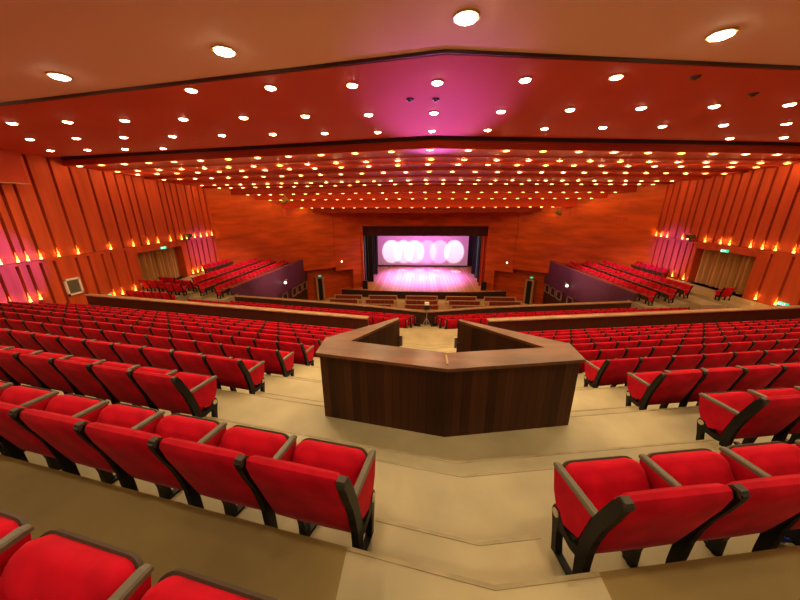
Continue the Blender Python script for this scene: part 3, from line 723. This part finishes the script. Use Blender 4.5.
def downlight(x, y, z, lm, data, label, group, name='ceiling_light'):
    t = thing(name, label, 'ceiling light', (x, y, z), 0, group)
    for nme, me in zip(('trim_ring', 'bulb'), lm):
        o = bpy.data.objects.new(nme, me); C.objects.link(o); o.parent = t
    l = bpy.data.objects.new('lamp', data); C.objects.link(l); l.parent = t; l.location = (0, 0, -0.12 if data is not DF else -0.085)
    return t
nearx = [-10.8, -7.12, -3.48, 0.20, 3.94, 7.65, 11.3]
for i, x in enumerate(nearx):
    downlight(x, 4.83 + 0.185 * abs(x), 2.36, LMN, DN, 'large bright downlight in the cream ceiling, %s from the left wall' % ORD[i + 1], 'cream ceiling downlights')
for r_, k in enumerate((1.1, -2.6)):  # two unseen lamp rows added to light the foreground
    for i, x in enumerate([-9.2, -5.4, -1.7, 2.1, 5.9, 9.7]):
        downlight(x, k + TA * abs(x), 2.36, LMN, DNR, 'added unseen downlight above the rear seats, %s row behind, %s from the left' % (ORD[r_ + 1], ORD[i + 1]), 'cream ceiling downlights')
def wall_limit(y):
    if y < SPA[1]: return W - 0.5
    tt = (y - SPA[1]) / (SPB[1] - SPA[1]); return SPA[0] + (SPB[0] - SPA[0]) * tt - 0.7
rows_mid = [(6.82, [-5.07, -3.4, -1.74, -0.07, 1.59, 3.25]), (8.8, [-0.05 + 1.69 * i for i in range(-9, 10)]), (10.72, [-0.03 + 1.738 * i for i in range(-9, 10)]),
            (12.75, [-15.75, -14.1, -12.45, -10.8, 10.7, 12.5, 14.3, 16.0])]
for r, (y, xs_) in enumerate(rows_mid):
    xs_ = [x for x in xs_ if 5.95 + TA * abs(x) < y < 11.43 + TA * abs(x) - 0.12 and abs(x) < 17.3]
    for i, x in enumerate(xs_):
        downlight(x, y, 2.30, LMM, DM, 'round downlight in the flat red ceiling panel, %s row, %s from the left' % (ORD[r + 1], ORD[i + 1]), 'flat red panel downlights')
rows_far = [(12.1, 1.98, 1.43), (14.15, 1.94, 1.45), (15.15, 1.87, 1.42), (16.95, 1.74, 1.22), (20.6, 1.62, 1.14), (22.1, 1.50, 1.12), (23.75, 1.02, 1.08), (25.15, 0.60, 1.07), (27.3, -0.08, 1.06)]
for r, (k, z, sp) in enumerate(rows_far):
    xs_ = []
    for i in range(-16, 17):
        x = i * sp + (0.06 if r % 2 else -0.05)
        if abs(x) < wall_limit(k + TA * abs(x)): xs_.append(x)
    for i, x in enumerate(xs_):
        downlight(x, k + TA * abs(x), z, LMF, DF, 'small amber downlight in the stepped ceiling, %s band from the rear, %s from the left' % (ORD[r + 1], ORD[i + 1]), 'stepped ceiling downlights')
for i, (x, y) in enumerate(((-0.63, 7.75), (-0.05, 7.8), (4.75, 6.95), (6.8, 8.0), (-11.6, 7.95))):
    t = thing('smoke_detector', 'small dark detector on the red ceiling panel, %s' % ['left one of the pair near the centre', 'right one of the pair near the centre', 'near its rear edge at right', 'farther right than the others', 'by the rear left corner'][i], 'detector', (x, y, 2.30))
    bm = bmesh.new(); cyl(bm, (0, 0, 0), (0, 0, -0.03), 0.09, 0.075, 12); obj('base', bm, M['gap'], t)
    bm = bmesh.new(); cyl(bm, (0, 0, -0.03), (0, 0, -0.055), 0.05, 0.03, 12); obj('sensor', bm, M['gap'], t)

# ------------------------------------------------------------------ groove lamps on the side walls
SD = lamp_data('groove_lamp', 'POINT', 5, (1.0, 0.46, 0.07), 0.03)
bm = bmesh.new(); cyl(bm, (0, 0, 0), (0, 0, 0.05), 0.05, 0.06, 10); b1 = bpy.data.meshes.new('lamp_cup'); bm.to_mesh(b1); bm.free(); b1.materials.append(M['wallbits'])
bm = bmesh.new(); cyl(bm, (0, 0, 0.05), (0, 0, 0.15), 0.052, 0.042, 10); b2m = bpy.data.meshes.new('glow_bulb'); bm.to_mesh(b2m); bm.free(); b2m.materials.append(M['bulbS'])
bm = bmesh.new(); cyl(bm, (0, 0, 0.15), (0, 0, 0.31), 0.042, 0.028, 10); cyl(bm, (0, 0, 0.31), (0, 0, 0.50), 0.028, 0.006, 10); b3m = bpy.data.meshes.new('flame_glow'); bm.to_mesh(b3m); bm.free(); b3m.materials.append(M['flame'])  # tapered cone stands in for light climbing the groove
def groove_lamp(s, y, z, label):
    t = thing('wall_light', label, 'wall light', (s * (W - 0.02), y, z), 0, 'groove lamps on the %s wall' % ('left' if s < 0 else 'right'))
    for nme, me in (('cup', b1), ('bulb', b2m), ('glow_cone', b3m)):
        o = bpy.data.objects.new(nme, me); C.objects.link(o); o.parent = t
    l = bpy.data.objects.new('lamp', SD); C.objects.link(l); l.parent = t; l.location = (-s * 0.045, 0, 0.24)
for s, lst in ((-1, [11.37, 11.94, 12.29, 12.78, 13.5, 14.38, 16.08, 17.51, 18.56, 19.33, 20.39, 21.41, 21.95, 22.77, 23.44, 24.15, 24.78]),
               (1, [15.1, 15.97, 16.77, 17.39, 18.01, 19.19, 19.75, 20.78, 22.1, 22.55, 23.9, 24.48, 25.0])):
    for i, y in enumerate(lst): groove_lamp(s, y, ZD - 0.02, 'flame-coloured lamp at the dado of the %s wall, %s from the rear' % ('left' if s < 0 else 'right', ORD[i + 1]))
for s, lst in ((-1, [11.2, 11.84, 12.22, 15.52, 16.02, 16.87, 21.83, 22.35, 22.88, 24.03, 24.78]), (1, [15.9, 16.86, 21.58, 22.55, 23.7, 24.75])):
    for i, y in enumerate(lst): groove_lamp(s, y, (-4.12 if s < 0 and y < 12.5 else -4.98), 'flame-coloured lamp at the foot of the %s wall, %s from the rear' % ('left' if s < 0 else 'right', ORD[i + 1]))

# ------------------------------------------------------------------ stage and coloured lights
def spot(name, p, tgt, e, col, ang, blend=0.15, size=0.05):
    d = lamp_data(name, 'SPOT', e, col, size, ang, blend); o = bpy.data.objects.new(name, d); C.objects.link(o)
    o.location = p; o.rotation_euler = (Vector(tgt) - Vector(p)).to_track_quat('-Z', 'Y').to_euler(); return o
def area(name, p, tgt, e, col, sx, sy):
    d = bpy.data.lights.new(name, 'AREA'); d.energy = e; d.color = col; d.shape = 'RECTANGLE'; d.size = sx; d.size_y = sy
    o = bpy.data.objects.new(name, d); C.objects.link(o); o.location = p
    o.rotation_euler = (Vector(tgt) - Vector(p)).to_track_quat('-Z', 'Y').to_euler(); return o
PINK = (1.0, 0.38, 0.88)
for cx, e, col in ((-4.75, 5000, (1, 0.9, 1)), (-2.9, 4800, (1, 0.9, 1)), (-1.2, 5000, (1, 0.85, 1)), (0.75, 4200, (1, 0.42, 0.90)), (2.7, 5000, (1, 0.46, 0.95)), (4.95, 4800, (1, 0.88, 1))):
    spot('stage_spot', (cx, 38.5, -1.3), (cx, 47.0, -6.62), e, col, 2 * math.atan(1.56 / 10.0), 0.14)
area('screen_wash', (SC, 42.5, -1.0), (SC, 47.0, -6.8), 420, (0.85, 0.20, 0.85), 11, 0.6)
area('stage_wash', (SC, 36.0, -1.2), (SC, 35.6, ZS), 800, (1.0, 0.68, 0.34), 12, 1.2)
for cx, cy in ((-2.9, 44.0), (-0.4, 44.2), (2.2, 44.0), (4.9, 43.4), (-1.6, 41.0), (1.6, 40.6), (0.2, 39.2)):
    spot('stage_pool', (cx, cy - 1.0, -0.8), (cx, cy, ZS), 13000, (0.75, 0.5, 1), 2 * math.atan(0.8 / 8.3), 0.5)
spot('stage_pink', (SC, 40.3, -0.6), (SC, 39.9, ZS), 95000, (0.27, 0.11, 1.0), 1.5, 1.0)
spot('pink_edge', (SC + 1, 33.95, -4.5), (SC - 6.95, 33.95, -5.6), 900, PINK, 0.6, 0.8)
VIO = (0.85, 0.20, 1.0); VIOW = (0.13, 0.05, 1.0)  # unseen spots added in mid-air to cast the violet patches
spot('added_violet_spot_ceiling', (0.5, 22.0, -4.6), (0.05, 9.6, 2.3), 11000, VIO, 0.30, 0.9)
spot('added_violet_spot_wall_left', (-4.0, 14.0, 0.6), (-18, 10.9, -2.6), 22000, VIOW, 0.30, 0.6)
spot('added_violet_spot_wall_left_far', (-6.0, 21.0, 0.6), (-18, 23.3, -3.1), 13000, VIOW, 0.30, 0.9)
spot('added_violet_spot_wall_right', (6.0, 21.0, 0.6), (18, 23.3, -3.2), 17000, VIOW, 0.34, 0.9)
for s_ in (-1, 1): spot('side_box_fill', (s_ * 7.0, 23.0, 0.4), (s_ * 14.4, 23.2, -4.9), 3200, (1.0, 0.62, 0.62), 0.85, 0.8)  # unseen fill added to brighten the side seats
spot('added_violet_spot_parapet_left', (0, 26.0, -3.0), (-12.6, 25.5, -6.0), 700, VIO, 0.7, 0.9)
spot('added_violet_spot_parapet_right', (0, 26.0, -3.0), (12.6, 26.5, -6.0), 800, VIO, 0.7, 0.9)

# ------------------------------------------------------------------ world, camera
w = bpy.data.worlds.new('world'); bpy.context.scene.world = w; w.use_nodes = True
w.node_tree.nodes['Background'].inputs['Color'].default_value = (1.0, 0.6, 0.35, 1); w.node_tree.nodes['Background'].inputs['Strength'].default_value = 0.02
cd = bpy.data.cameras.new('camera'); cam = bpy.data.objects.new('camera', cd); C.objects.link(cam)
cd.sensor_width = 36; cd.lens = F * 36 / 800; cd.clip_start = 0.02; cd.clip_end = 200
cam.matrix_world = Matrix(((rgt.x, up.x, -fwd.x, CAMX), (rgt.y, up.y, -fwd.y, 0), (rgt.z, up.z, -fwd.z, 0), (0, 0, 0, 1)))
sc = bpy.context.scene; sc.camera = cam
for o in sc.objects:
    if o.parent is None: o.location.z += ZOFF
sc.view_settings.view_transform = 'Standard'; sc.view_settings.look = 'None'; sc.view_settings.gamma = 1; sc.view_settings.exposure = 0.0
sc.view_settings.use_curve_mapping = False
sc.cycles.max_bounces = 6; sc.cycles.diffuse_bounces = 4; sc.cycles.sample_clamp_indirect = 4; sc.cycles.use_denoising = True
